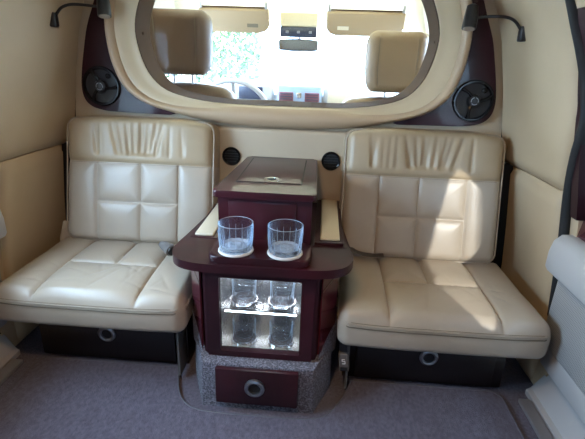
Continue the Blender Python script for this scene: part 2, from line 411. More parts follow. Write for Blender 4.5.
ring(bm, [[P2(a, rin(a) - .0005, 1.440) for a in ANG], [P2(a, rin(a) - .003, 1.475) for a in ANG], [P2(a, rin(a) - .010, 1.530) for a in ANG], [P2(a, rin(a) + .01, 1.530) for a in ANG], [P2(a, rin(a) + .01, 1.441) for a in ANG]], True)
obj('brown_inner_liner', bm, M['tunnel'], w1)
bm = bmesh.new()
for yy in (1.518, 1.522):
    vs = [bm.verts.new(P2(a, rin(a) + .004, yy)) for a in ANG]; bm.faces.new(vs)
obj('glass_pane', bm, M['clean'], w1)
bm = bmesh.new()
for a in (-2.45, -2.2, -1.95, 1.95, 2.2, 2.45, 1.6, -1.6): lathe(bm, [(0, 0), (.004, .001), (.005, .004)], 10, 'x', P2(a, rin(a) - .006, 1.475))
obj('liner_screws', bm, M['tunnel'], w1)

# padded lower wall panel between and behind the seats
bm = puffbox(.715, .016, .225, .012, 30, 2, 12, c=(0, 1.452, .505))
struct('trim_11', 'padded tan lower partition panel between the seats', 'wall panel', bm, M['wallcloth'])

# burgundy veneer crescents
inn = [(.372, .7755), (.437, .789), (.488, .814), (.531, .851), (.561, .92), (.572, 1.0), (.569, 1.06), (.558, 1.12), (.532, 1.18), (.485, 1.234)]
outp = [(.50, 1.248), (.545, 1.205), (.578, 1.155), (.603, 1.097), (.633, 1.03), (.652, .965), (.668, .90), (.677, .845), (.672, .805), (.650, .780), (.61, .768), (.56, .764), (.46, .7625), (.385, .7615), (.366, .765)]
cres = [(p.x, p.y) for p in smooth([(x, z, 0) for x, z in inn], 4)] + [(p.x, p.y) for p in smooth([(x, z, 0) for x, z in outp], 4)]
for s in (-1, 1):
    side = 'left' if s < 0 else 'right'
    bm = prism(bmesh.new(), [(s * x, z) for x, z in cres], 1.4655, 1.448, 'y', bev=.004, seg=3)
    tag(obj('veneer_panel', bm, M['veneer']), 'glossy burgundy crescent veneer panel around the %s speaker' % side, 'trim panel', 'burgundy crescent panels')
    # speaker
    t = thing('round_speaker', 'round black speaker above the %s jump seat' % side, 'speaker', (s * .607, 1.448, .846), group='door style speakers in the partition')
    obj('bezel', lathe(bmesh.new(), [(.050, 0), (.0635, 0), (.0645, -.004), (.061, -.009), (.056, -.009), (.053, -.005), (.052, 0)], 48, 'y'), M['blackgloss'], t)
    obj('cone', lathe(bmesh.new(), [(.053, -.003), (.045, -.0025), (.02, -.001), (0, -.001)], 48, 'y'), M['grille'], t)
    for k in range(3):
        a = PI / 2 + 2 * PI * k / 3 + (.25 if s < 0 else .6)
        pts = [(math.cos(a + .25 * u) * (.018 + .036 * u), -.010 - .003 * math.sin(PI * u), math.sin(a + .25 * u) * (.018 + .036 * u)) for u in [i / 6 for i in range(7)]]
        obj('spoke', tube(bmesh.new(), pts, [.0055, .005, .0045, .0045, .005, .006, .007], 8), M['blackgloss'], t)
    obj('centre_cap', lathe(bmesh.new(), [(0, -.018), (.010, -.017), (.018, -.014), (.021, -.008), (.021, -.001)], 36, 'y'), M['black'], t)
    bm = bmesh.new()
    for k in range(3):
        pts = [(math.cos(a) * .011, -.0175, math.sin(a) * .011) for a in [PI / 2 + k * 2 * PI / 3 + .2 + 1.65 * i / 8 for i in range(9)]]; tube(bm, pts, .0012, 6)
    obj('ring_emblem', bm, M['steel'], t)
    obj('tweeter', lathe(bmesh.new(), [(0, -.014), (.005, -.013), (.008, -.010), (.008, -.002)], 20, 'y', (.028, 0, .033)), M['blackgloss'], t)
    # vents
    t = thing('air_vent', 'round black air vent on the partition, %s of the console box' % side, 'vent', (s * .170, 1.436, .633), group='round vents by the console')
    obj('bezel', lathe(bmesh.new(), [(.025, 0), (.032, 0), (.032, -.004), (.029, -.007), (.025, -.004)], 36, 'y', closed=True), M['blackgloss'], t)
    obj('duct', lathe(bmesh.new(), [(.026, -.001), (0, -.001)], 30, 'y'), M['rubber'], t)
    for k in range(-2, 3):
        w = math.sqrt(.024 ** 2 - (k * .009) ** 2); obj('slat', B(-w, w, -.0045, -.0015, k * .009 - .001, k * .009 + .001), M['black'], t)
    # reading lamp
    mx_, my_, mz_ = s * (wx(1.035) - .012), 1.335, 1.037
    t = thing('reading_lamp', 'black gooseneck reading lamp on the %s side wall' % side, 'lamp', (mx_, my_, mz_), group='gooseneck reading lamps')
    bm = B(-.010, .010, -.013, .013, -.020, .020, bev=.005, seg=3); obj('wall_mount', bm, M['black'], t)
    hp = Vector((s * .540, 1.385, 1.082 if s < 0 else 1.078)) - Vector((mx_, my_, mz_))
    neck = smooth([(-s * .008, 0, .012), (-s * .03, .002, .034), (-s * .06, .010, .043), (hp.x * .8, hp.y * .8, .043), (hp.x, hp.y, hp.z - .008)], 8)
    obj('gooseneck', tube(bmesh.new(), neck, .0042, 10), M['black'], t)
    ax = Vector((s * -.10, -.25, -.95)).normalized(); p0 = hp - ax * .036; p1 = hp + ax * .030
    pts = [p0, p0 + ax * .004, p0 + ax * .03, p1 - ax * .006, p1]
    obj('lamp_head', tube(bmesh.new(), pts, [.010, .016, .019, .020, .0195], 24), M['black'], t)
    obj('lens', tube(bmesh.new(), [p1 - ax * .001, p1 + ax * .0015], .016, 20), M['lens'], t)

# ------------------------------------------------------------------ jump seats
def wrinkles(x, z, s):
    """gathered leather in the head panel"""
    v = 0
    for cx, sl, w, A, zz in s:
        xx = x - cx - sl * (z - .12)
        v += -A * math.exp(-(xx / w) ** 2) * sstep(zz + .135, zz, z) * sstep(.0, .02, z - .075)
    return v
for s in (-1, 1):
    side = 'left' if s < 0 else 'right'
    rnd = random.Random(11 + s)
    t = thing('jump_seat', ('cream leather jump seat on the left, in bluish daylight' if s < 0 else 'cream leather jump seat on the right, partly crossed by sunlight'), 'seat', (s * .472, 1.30, FZ), group='leather jump seats')
    # ---- backrest: local x across, y depth, z up
    hx, hy, hz = .255, .045, .213
    zs = .060                       # seam under the head panel
    wr = [(rnd.uniform(-.17, .17), rnd.uniform(-.10, .10) , rnd.uniform(.004, .009), rnd.uniform(.0015, .004), rnd.uniform(-.01, .04) + .07) for _ in range(22)]
    wr += [(.02 * k + rnd.uniform(-.005, .005) + .01 * s, .07 * k, .008, .0085, .095) for k in range(-3, 5)]
    m_out, m_mid, m_in = .138, -.010, -.137     # columns measured towards the outer side
    cols = [s * m_out, s * m_mid, s * m_in]
    segs = [(-hx, zs, hx, zs), (cols[0], -hz, cols[0], zs), (cols[1], -hz, cols[1], zs), (cols[2], -hz, cols[2], zs), (cols[0], -.070, cols[2], -.070)]
    def dback(p, n):
        f = sstep(-.2, -1, n.y)                # front facing
        d = min(segdist(p.x, p.z, q) for q in segs)
        puff = .014 * (1 - math.exp(-d / .016)) - .005 * math.exp(-(d / .0026) ** 2)
        crown = .016 * (1 - (p.x / hx) ** 4) * (1 if p.z < zs else 1.35)
        wv = wrinkles(p.x, p.z, wr) + .0022 * noise.noise(Vector((p.x * 9 + s * 3, p.z * 9, 1)))
        q = p.copy(); q.y -= f * (puff * .65 + crown + wv)
        # side outline: slightly narrower at the top, rounded shoulders
        q.x *= 1 - .012 * sstep(-.2, .2, p.z)
        q.z -= .010 * sstep(.12, .255, abs(p.x)) * sstep(.1, .2, p.z)
        q.x += .0018 * noise.noise(Vector((0, p.z * 14, s * 5))) * abs(n.x)
        return q
    bm = puffbox(hx, hy, hz, .034, 120, 6, 100, dback)
    tilt = math.radians(-14)
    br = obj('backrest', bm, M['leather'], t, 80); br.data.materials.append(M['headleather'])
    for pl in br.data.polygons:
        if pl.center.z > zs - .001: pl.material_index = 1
    br.location = (s * -.012, .082, .495); br.rotation_euler = (tilt, 0, 0)
    # piping round the front edge
    def edgepath(hx_, hz_, r, y):
        return [(x, y, z) for x, z in rrect(-hx_, hx_, -hz_, hz_, r, 8)]
    pp = []
    for x, y, z in edgepath(hx - .006, hz - .006, .034, -hy + .001):
        q = Vector((x * (1 - .012 * sstep(-.2, .2, z)), y, z - .010 * sstep(.12, .255, abs(x)) * sstep(.1, .2, z))); pp.append(q)
    dense = []
    for i in range(len(pp)):
        a_, b_ = pp[i], pp[(i + 1) % len(pp)]; nn = max(1, int((b_ - a_).length / .02))
        dense += [a_.lerp(b_, k / nn) for k in range(nn)]
    o = obj('piping', tube(bmesh.new(), dense, .0026, 6, closed=True), M['leather'], br)
    # stitches along the seam
    bm = bmesh.new()
    for off in (.0055,):
        for k in range(70):
            x = -hx + .03 + (2 * hx - .06) * k / 69
            p = dback(Vector((x, -hy, zs - off)), Vector((0, -1, 0))); box(bm, x - .0022, x + .0022, p.y - .0006, p.y + .001, p.z - .0005, p.z + .0005)
    obj('stitching', bm, M['stitch'], br)
    # ---- cushion
    hx, hy, hz = .262, .185, .048
    ymid = -.005
    segs2 = [(cols[0], -hy, cols[0], hy), (cols[2], -hy, cols[2], hy), (cols[1], ymid, cols[1], hy), (cols[0], ymid, cols[2], ymid)]
    wr2 = [(rnd.uniform(-.2, .2), rnd.uniform(-.14, .0), rnd.uniform(0, PI), rnd.uniform(.03, .08), rnd.uniform(.0008, .002)) for _ in range(16)]
    def dcush(p, n):
        f = sstep(.2, 1, n.z)
        d = min(segdist(p.x, p.y, q) for q in segs2)
        puff = .016 * (1 - math.exp(-d / .022)) - .005 * math.exp(-(d / .0028) ** 2)
        crown = .016 * (1 - (p.x / hx) ** 4) * (1 - .6 * abs(p.y / hy) ** 3)
        wv = .0022 * noise.noise(Vector((p.x * 10, p.y * 10, s * 2)))
        for cx, cy, an, L, A in wr2:
            dx, dy = p.x - cx, p.y - cy; u = dx * math.cos(an) + dy * math.sin(an); v = -dx * math.sin(an) + dy * math.cos(an)
            wv -= A * math.exp(-(v / .005) ** 2) * math.exp(-(u / L) ** 2)
        q = p.copy(); q.z += f * (puff * .8 + crown + wv)
        # bulging front roll, front wider than back
        q.x *= 1 + .035 * sstep(.1, -.2, p.y)
        fr = sstep(-.3, -1, n.y); q.y -= fr * .014 * (1 - (p.x / hx) ** 4) * (1 - (p.z / hz) ** 2 * .5)
        sd = abs(n.x); q.x += math.copysign(1, p.x) * sstep(.5, 1, sd) * .003 * (1 - (p.z / hz) ** 2)
        return q
    bm = puffbox(hx, hy, hz, .026, 110, 84, 8, dcush)
    cu = obj('cushion', bm, M['leather'], t, 80); cu.location = (s * .006, -.158, .236); cu.rotation_euler = (math.radians(1.0), 0, 0)
    pp = []
    for k in range(60):
        x = -hx + .012 + (2 * hx - .024) * k / 59
        pp.append(Vector((x * 1.035, -hy - .001 - .0125 * (1 - (x / hx) ** 4) + (.012 * sstep(.235, .262, abs(x))), .034)))
    lft = [Vector((-hx * (1 + .035 * sstep(.1, -.2, y)) - .003, y, .034)) for y in [hy - .03 - (2 * hy - .06) * i / 20 for i in range(21)]]
    rgt = [Vector((-v.x, v.y, v.z)) for v in lft[::-1]]
    for dz in (0, -.009):
        obj('piping', tube(bmesh.new(), [v + Vector((0, 0, dz)) for v in smooth([(p.x, p.y, p.z) for p in lft + pp[1:-1] + rgt], 2)], .0016, 6), M['stitch'] if dz else M['leather'], cu)
    obj('stitching', tube(bmesh.new(), [(v.x, v.y - .001, v.z + .006) for v in pp[2:-2]], .0007, 5), M['stitch'], cu)
    # seat pan and hinges
    obj('seat_pan', B(-.25, .25, -.31, .04, .170, .189, bev=.006), M['black'], t)
    for sx in (-1, 1):
        obj('hinge_bracket', prism(bmesh.new(), [(-.02, .15), (.11, .15), (.13, .30), (.10, .33), (.06, .26), (-.02, .19)], sx * .256 - .003, sx * .256 + .003, 'x'), M['black'], t)
    if s < 0:
        bm = prism(bmesh.new(), [(-.015, .262), (.055, .275), (.045, .345), (.03, .352), (.0, .30)], -.272, -.235, 'x', bev=.006, seg=3)
        obj('hinge_cover', bm, M['leather'], t)
    # storage box under the seat
    k = thing('storage_box', 'dark wooden storage box under the %s jump seat' % side, 'storage box', (s * .472, 1.06, FZ), group='under-seat storage boxes')
    obj('side_support', prism(bmesh.new(), [(-.060, .016), (.011, .016), (.011, .165), (-.060, .165)], *sorted((-s * .233, -s * .226)), 'x', bev=.001), M['leggrey'], k)
    obj('body', B(-.235, .235, .012, .36, 0, .158, bev=.003), M['wooddark'], k)
    dr = obj('drawer_front', B(-.20, .20, -.004, .0115, .012, .150, bev=.004), M['wooddark'], k)
    obj('ring_pull', lathe(bmesh.new(), [(.016, -.004), (.0165, -.010), (.021, -.012), (.0265, -.009), (.027, -.004)], 40, 'y', (s * .008, 0, .104), closed=True), M['steel'], dr)
    obj('pull_recess', lathe(bmesh.new(), [(.0165, -.0055), (.01, -.0045), (0, -.0045)], 30, 'y', (s * .008, 0, .104)), M['black'], dr)

# seat belt parts
t = thing('seat_belt_buckle', 'grey seat belt buckle lying on the left seat cushion by the console', 'buckle', (-.330, 1.19, .384), (0, .0, .55), 'seat belt buckles')
obj('sleeve', tube(bmesh.new(), [(-.004, .045, -.002), (0, .01, .006), (.006, -.02, .008), (.010, -.036, .006)], [.010, .015, .018, .0175], 20), M['buckle'], t)
obj('release_button', tube(bmesh.new(), [(.0095, -.034, .0062), (.0105, -.040, .0058)], [.015, .012], 20), M['black'], t)
t = thing('seat_belt_buckle', 'grey seat belt buckle hanging below the inner front corner of the right seat', 'buckle', (.232, 1.0, .165), (0, -.1, -.12), 'seat belt buckles')
obj('shell', B(-.014, .014, -.010, .010, -.032, .028, bev=.004, seg=3), M['buckle'], t)
obj('release_button', B(-.010, .010, -.0115, -.0102, -.028, -.016, bev=.0005), M['black'], t)
bm = bmesh.new()
for p in ([(-.004, -.0108, .010), (.004, -.0108, .010)], [(-.004, -.0108, .010), (-.004, -.0108, .004)], [(-.004, -.0108, .004), (.004, -.0108, .004)], [(.004, -.0108, .004), (.004, -.0108, -.004)], [(.004, -.0108, -.004), (-.004, -.0108, -.004)]):
    tube(bm, p, .0012, 6)
obj('white_mark', bm, M['white'], t)
obj('strap', B(-.011, .011, -.001, .001, .026, .075), M['black'], t)
t = smooth([(.245, 1.28, .385), (.27, 1.245, .382), (.31, 1.235, .380), (.35, 1.25, .376)], 6)
bm = bmesh.new(); prev = None
for p in t:
    a, b_ = bm.verts.new(p + Vector((0, -.012, .004))), bm.verts.new(p + Vector((0, .012, .006)))
    if prev: bm.faces.new((prev[0], a, b_, prev[1]))
    prev = (a, b_)
bmesh.ops.solidify(bm, geom=bm.faces[:], thickness=.002)
tag(obj('seat_belt_strap', bm, M['buckle']), 'grey belt webbing at the inner back of the right cushion', 'belt')

# ------------------------------------------------------------------ bar console
t = thing('bar_console', 'burgundy lacquered bar console with glass door between the seats', 'console', (0, 0, FZ))
def L(bm):
    bmesh.ops.translate(bm, verts=bm.verts, vec=(0, 0, -FZ)); return bm
# plinth in speckled carpet
base = [(-.148, .912), (.148, .912), (.152, .914), (.199, 1.02), (.200, 1.04), (.200, 1.434), (-.200, 1.434), (-.200, 1.04), (-.199, 1.02), (-.152, .914)]
def plinth_bm():
    bm = bmesh.new(); rows = []
    for z, k, lift in ((FZ, 1.0, 0), (.10, 1.0, 0), (.15, .99, 0), (.180, .985, 0), (.188, .97, 0)):
        rows.append([Vector((x * k, y + (1 - k) * .2, z + (.0 if y < .95 else .0))) for x, y in base])
    vs = [[bm.verts.new(p) for p in r] for r in rows]; n = len(base)
    for i in range(len(vs) - 1):
        for k in range(n): bm.faces.new((vs[i][k], vs[i][(k + 1) % n], vs[i + 1][(k + 1) % n], vs[i + 1][k]))
    bm.faces.new(vs[0]); bm.faces.new(vs[-1]); return bm
obj('carpeted_plinth', L(plinth_bm()), M['plinth'], t)
# carpet climbing up the chamfered side panels
for s in (-1, 1):
    pts = [(1.0, .02), (1.0, .0)]
    A, Bp = Vector((s * .153, .963, 0)), Vector((s * .203, 1.045, 0)); N = Vector((s * .081, -.06, 0)).normalized()
    bm = bmesh.new(); f, b_ = [], []
    for i in range(17):
        u = i / 16; p = A.lerp(Bp, u); zt = .19 + .075 * math.sin(u * PI / 2)
        for dst, o_ in ((f, .006), (b_, -.002)):
            dst.append((bm.verts.new((p.x + N.x * o_, p.y + N.y * o_, .17)), bm.verts.new((p.x + N.x * o_, p.y + N.y * o_, zt))))
    for i in range(16):
        for G in (f, b_): bm.faces.new((G[i][0], G[i + 1][0], G[i + 1][1], G[i][1]))
        bm.faces.new((f[i][1], f[i + 1][1], b_[i + 1][1], b_[i][1]))
    obj('side_carpet', L(bm), M['plinth'], t)
# hollow cabinet body
bm = bmesh.new()
for s in (-1, 1):
    o1 = [(s * .109, .962), (s * .146, .962), (s * .150, .964), (s * .197, 1.04), (s * .197, 1.434), (s * .109, 1.434)]
    prism(bm, o1, .186, .462, 'z')
box(bm, -.109, .109, .962, 1.434, .186, .203); box(bm, -.109, .109, .962, 1.434, .432, .462); box(bm, -.109, .109, 1.068, 1.434, .203, .432)
obj('cabinet_body', L(bm), M['wood'], t)
for s in (-1, 1):    # red leather-like side panels with rounded stitch line
    A, Bp = Vector((s * .153, .963, 0)), Vector((s * .198, 1.037, 0)); N = Vector((s * .081, -.06, 0)).normalized()
    bm = bmesh.new(); vs = []
    for u, z in [(.04, .205), (.04, .455), (.96, .455), (.96, .24)]:
        p = A.lerp(Bp, u); vs.append((Vector((p.x, p.y, z)) + N * .001, Vector((p.x, p.y, z)) + N * .006))
    a = [bm.verts.new(v[0]) for v in vs]; b_ = [bm.verts.new(v[1]) for v in vs]; bm.faces.new(a); bm.faces.new(b_)
    for i in range(4): bm.faces.new((a[i], a[(i + 1) % 4], b_[(i + 1) % 4], b_[i]))
    sp = obj('side_panel', L(bm), M['woodred'], t)
    arc = [A.lerp(Bp, u) + N * .0068 + Vector((0, 0, .395 + .022 * math.sin(u * PI / 2))) for u in [.05 + .9 * i / 12 for i in range(13)]]
    bm = tube(bmesh.new(), arc, .0012, 6); obj('stitching', L(bm), M['stitch'], sp)
# mirrored cabinet lining, door frame and pane
bm = bmesh.new()
for a in ((-.1085, .1085, 1.062, 1.0645, .2035, .4315), (-.1085, -.1065, .972, 1.062, .2035, .4315), (.1065, .1085, .972, 1.062, .2035, .4315), (-.1065, .1065, .972, 1.062, .2035, .2055)): box(bm, *a)
obj('mirror_lining', L(bm), M['lining'], t)
bm = bmesh.new(); o1 = rrect(-.140, .140, .190, .460, .004); o2 = rrect(-.106, .106, .206, .428, .004)
ra = [[bm.verts.new((x, y, z)) for x, z in oo] for oo, y in ((o1, .961), (o1, .950), (o2, .950), (o2, .961))]
for i in range(4):
    A_, B_ = ra[i], ra[(i + 1) % 4]; n = len(A_)
    for k in range(n): bm.faces.new((A_[k], A_[(k + 1) % n], B_[(k + 1) % n], B_[k]))
df = obj('door_frame', L(bm), M['wood'], t)
obj('door_pane', L(B(-.1065, .1065, .955, .9575, .2055, .4285)), M['pane'], df)
for z in (.327,):
    bm = bmesh.new(); box(bm, -.106, .106, .968, 1.060, z - .003, z + .003); sh = obj('acrylic_shelf', L(bm), M['acrylic'], t); obj('shelf_fill_light', L(B(-.095, .095, .9665, .9675, .319, .323)), M['shelf_fill'], sh)  # lower strip added to brighten the lower compartment
ls = obj('light_strip', L(B(-.095, .095, .974, .980, .426, .431)), M['led'], t)
# drawer
dr = obj('drawer_front', L(B(-.110, .110, .896, .911, .078, .190, bev=.004)), M['wood'], t)
obj('ring_pull', L(lathe(bmesh.new(), [(.016, .896), (.0165, .889), (.021, .887), (.0265, .890), (.027, .896)], 40, 'y', (-.004, 0, .138), closed=True)), M['steel'], dr)
obj('pull_recess', L(lathe(bmesh.new(), [(.0165, .8945), (.01, .8955), (0, .8955)], 30, 'y', (-.004, 0, .138))), M['rubber'], dr)
# countertop (wide rounded front, tapering back)
half = [(0, .905), (.09, .906), (.150, .910), (.192, .923), (.218, .948), (.231, .985), (.231, 1.02), (.222, 1.10), (.211, 1.22), (.203, 1.27), (.200, 1.35), (.199, 1.434)]
h = [(p.x, p.y) for p in smooth([(x, y, 0) for x, y in half], 5)]
ct = h + [(-x, y) for x, y in h[::-1]][:-1]
obj('countertop', L(prism(bmesh.new(), ct, .4625, .485, 'z', bev=.008, seg=4)), M['wood'], t)
for s in (-1, 1):
    x0, x1 = sorted((s * .131, s * .209))
    zt = .487 if s < 0 else .494
    hold = obj('armrest_tray', L(B(x0, x1, 1.062, 1.434, .4845, zt, bev=.001)), M['wood'], t)
    x0, x1 = sorted((s * .146, s * .199))
    obj('armrest_pad', L(B(x0, x1, 1.072, 1.42, zt - .0005, zt + .008, bev=.004, seg=4)), M['pad'], hold)
# raised box with lid
obj('upper_box', L(prism(bmesh.new(), [(-.122, 1.034), (.120, 1.034), (.115, 1.434), (-.105, 1.434)], .4845, .6165, 'z', bev=.003)), M['wood'], t)
obj('box_front_panel', L(B(-.094, .080, 1.0305, 1.0345, .492, .608, bev=.0015)), M['wood'], t)
lid = obj('box_lid', L(prism(bmesh.new(), [(x + .022 * (y - 1.018) / .416 * (1 if x < 0 else -.3), y) for x, y in rrect(-.133, .131, 1.016, 1.434, .012)], .619, .637, 'z', bev=.005, seg=4)), M['wood'], t)
fl = obj('hinged_flap', L(B(-.086, .086, 1.108, 1.402, .6372, .6392, bev=.0008)), M['wood'], t)
bm = bmesh.new(); o1 = rrect(-.090, .090, 1.104, 1.406, .004); o2 = rrect(-.0865, .0865, 1.1075, 1.4025, .004)
ra = [[bm.verts.new((x, y, z)) for x, y in oo] for oo, z in ((o1, .6368), (o1, .6376), (o2, .6376), (o2, .6368))]
for i in range(4):
    A_, B_ = ra[i], ra[(i + 1) % 4]; n = len(A_)
    for k in range(n): bm.faces.new((A_[k], A_[(k + 1) % n], B_[(k + 1) % n], B_[k]))
obj('flap_gap', L(bm), M['rubber'], lid)
obj('ring_pull', L(lathe(bmesh.new(), [(.0135, .6392), (.0138, .6402), (.017, .6408), (.0215, .6404), (.0225, .6392)], 40, 'z', (.004, 1.14, 0), closed=True)), M['chrome'], fl)
obj('pull_recess', L(lathe(bmesh.new(), [(.0136, .6399), (0, .6399)], 30, 'z', (.004, 1.14, 0))), M['rubber'], fl)
# glass tray on the counter
tp = [(p[0], p[1]) for p in rrect(-.124, .124, .913, 1.030, .026, 7)]
obj('raised_glass_shelf', L(prism(bmesh.new(), tp, .4845, .5045, 'z', bev=.006, seg=4)), M['wood'], t)

# tumblers
def tumbler_bm(H, r0, r1, nf=12):
    def mod(a, h_):
        k = sstep(H * .86, H * .70, h_); return 1 + .035 * k * abs(math.cos(nf * a / 2))
    return lathe(bmesh.new(), [(0, 0), (r0 * .9, 0), (r0, .003), (r0 + (r1 - r0) * .4, H * .4), (r0 + (r1 - r0) * .75, H * .75), (r1, H * .9), (r1, H - .0008), (r1 - .001, H), (r1 - .0022, H - .0008), (r1 - .0026, H * .88), (r0 + (r1 - r0) * .5 - .0035, H * .5), (r0 - .005, .014), (r0 - .010, .010), (0, .0095)], 96, 'z', mod=mod)
tb = None
for i, (x, side) in enumerate(((-.060, 'left'), (.061, 'right'))):
    c = thing('coaster', 'thin white round coaster under the %s tumbler on the counter' % side, 'coaster', (x, .952, .505), group='coasters on the counter')
    obj('disc', lathe(bmesh.new(), [(0, 0), (.042, 0), (.0435, .002), (.0435, .004), (.0425, .006), (.0405, .006), (.039, .004), (0, .004)], 48), M['coaster'], c)
    g = obj('tumbler', tumbler_bm(.070, .038, .0425), M['tumbler']); g.location = (x, .952, .5093)
    fc = obj('cut_base', lathe(bmesh.new(), [(0, .0098), (.012, .0145), (.026, .0108), (.0325, .0150), (.0335, .0135), (.031, .0100), (0, .0096)], 72, mod=lambda a, h_: 1 + .06 * abs(math.cos(6 * a))), M['crystal'], g, 20)
    obj('rim', tube(bmesh.new(), [(math.cos(2 * PI * q / 48) * .0418, math.sin(2 * PI * q / 48) * .0418, .0698) for q in range(48)], .0007, 6, closed=True), M['crystal'], g)
    bm = bmesh.new()
    for q in range(16):
        a = 2 * PI * (q + .5) / 16; tube(bm, [(math.cos(a) * r_, math.sin(a) * r_, h_) for r_, h_ in ((.0392, .006), (.0412, .028), (.0428, .050))], [.0009, .0008, .0003], 6)
    obj('cut_ribs', bm, M['crystal'], g)
    tag(g, 'faceted clear tumbler on the counter, %s of the pair' % side, 'glass', 'tumblers on the counter')
k = 0
for z, lv in ((.206, 'lower'), (.3305, 'upper')):
    for x, side in ((-.052, 'left'), (.052, 'right')):
        g = obj('rack_ring', lathe(bmesh.new(), [(.034, 0), (.0385, 0), (.0385, .004), (.034, .004)], 40, closed=True), M['chrome']); g.location = (x, 1.015, z)
        tag(g, 'metal holder ring on the %s cabinet shelf, %s side' % (lv, side), 'glass holder', 'holder rings in the bar cabinet')
        g = obj('cabinet_tumbler', tumbler_bm(.060, .030, .0325), M['tumbler']); g.location = (x, 1.015, z + .0016)
        tag(g, 'clear tumbler on the %s shelf of the lit cabinet, %s side' % (lv, side), 'glass', 'tumblers in the bar cabinet')
        g = obj('felt_coaster', lathe(bmesh.new(), [(0, 0), (.033, 0), (.033, .0012), (0, .0012)], 36), M['felt']); g.location = (x, 1.015, z + .0002)
        tag(g, 'dark felt disc under the %s %s cabinet tumbler' % (lv, side), 'coaster', 'dark discs under the cabinet tumblers')

# ------------------------------------------------------------------ carpet mat with bound edge
arc = smooth([(-.262, 1.045, 0), (-.245, .99, 0), (-.222, .935, 0), (-.190, .90, 0), (-.150, .885, 0), (-.08, .880, 0), (.0, .880, 0), (.08, .880, 0), (.150, .885, 0), (.190, .905, 0), (.225, .955, 0), (.245, 1.00, 0), (.262, 1.045, 0)], 4)
arc = [(p.x, p.y) for p in arc]
corner = lambda s: [(s * (.66 + .035 * math.sin(a)), 1.01 + .035 * math.cos(a)) for a in [PI / 2 * i / 6 for i in range(7)]]
out = [(-.70, -1.1), (.70, -1.1)] + corner(1)[::-1] + [(x, y) for x, y in arc[::-1]] + corner(-1)
bm = bmesh.new(); prism(bm, out, FZ + .0005, FZ + .009, 'z')
mt = thing('carpet_mat', 'dark grey carpet mat cut around the bar console', 'floor mat', (0, 0, 0))
obj('pile', bm, M['carpetnap'], mt)
obj('bound_edge', tube(bmesh.new(), [(x, y, FZ + .0075) for x, y in [(.695, -1.0)] + corner(1)[::-1] + arc[::-1] + corner(-1) + [(-.695, -1.0)]], .0028, 8), M['binding'], mt)

# ------------------------------------------------------------------ driver's cab beyond the window
for s, n in ((-1, 'cab_left'), (1, 'cab_right')):
    bm = bmesh.new(); ys = [1.50, 1.62, 1.72, 2.45, 3.0]; zs = [.05, .83, 1.10, 1.31]; xs = [.80, .74, .66, .52]
    for i in range(4):
        for j in range(3):
            if j == 1 and i == 2: continue
            q = [(ys[i], j), (ys[i + 1], j), (ys[i + 1], j + 1), (ys[i], j + 1)]
            if i == 3 and j > 0: continue
            bm.faces.new([bm.verts.new((s * xs[k], y, zs[k])) for y, k in q])
    bmesh.ops.remove_doubles(bm, verts=bm.verts, dist=.0005)
    bmesh.ops.solidify(bm, geom=bm.faces[:], thickness=.02)
    struct('wall_' + n, 'cab side wall with door window, %s' % n[4:], 'wall', bm, M['trim'])
# roof of the cab, dropping to the windshield header
bm = bmesh.new(); rows = []
for y, dz in ((1.50, .07), (1.8, .06), (2.1, .03), (2.30, -.02), (2.42, -.06), (2.50, -.105)):
    rows.append([bm.verts.new((x, y, z + dz)) for x, z in [(-.66, 1.15), (-.56, 1.215), (-.4, 1.235), (-.2, 1.25), (0, 1.252), (.2, 1.25), (.4, 1.235), (.56, 1.215), (.66, 1.15)]])
for i in range(len(rows) - 1):
    for k in range(8): bm.faces.new((rows[i][k], rows[i][k + 1], rows[i + 1][k + 1], rows[i + 1][k]))
bmesh.ops.solidify(bm, geom=bm.faces[:], thickness=.02)
struct('ceiling_cab', 'pale headliner over the front seats', 'ceiling', bm, M['headliner'])
w2 = struct('window_2', 'windshield of the cab', 'window')
bm = bmesh.new()
pts = [(-.62, 2.50, 1.04), (0, 2.56, 1.13), (.62, 2.50, 1.04), (.74, 2.95, .76), (0, 3.10, .76), (-.74, 2.95, .76)]
bm.faces.new([bm.verts.new(p) for p in pts]); obj('windshield_pane', bm, M['pane'], w2)
for s in (-1, 1): obj('pillar', tube(bmesh.new(), [(s * .66, 2.42, 1.10), (s * .78, 2.98, .76)], .028, 10), M['headliner'], w2)

def headrest(par, m, w, h, d, z, holes):
    def df(p, n):
        q = p.copy(); q.x *= 1 - .10 * sstep(-.02, -.11, p.z) - .06 * sstep(.06, .12, p.z)
        for sx in (-1, 1):
            q.y -= .002 * sstep(-.3, -1, n.y) * -math.exp(-((p.x - sx * w * .62) / .003) ** 2)
        q.y -= .010 * sstep(-.3, -1, n.y) * (1 - (p.x / w) ** 2)
        return q
    hr = obj('headrest', puffbox(w, d, h, .038, 40, 8, 20, df, (0, 0, z)), m, par, 80)
    for sx in holes: obj('post', tube(bmesh.new(), [(sx, 0, z - h - .06), (sx, 0, z - h + .01)], .005, 10), M['steel'], hr)
    for sx in (-1, 1):
        bm = bmesh.new(); tube(bm, [(sx * w * .62 * (1 - .10 * sstep(-.02, -.11, zz)), -d - .008, z + zz) for zz in [-h * .75 + 1.5 * h * i / 12 for i in range(13)]], .0012, 6)
        obj('stitching', bm, M['stitch'], hr)
    return hr
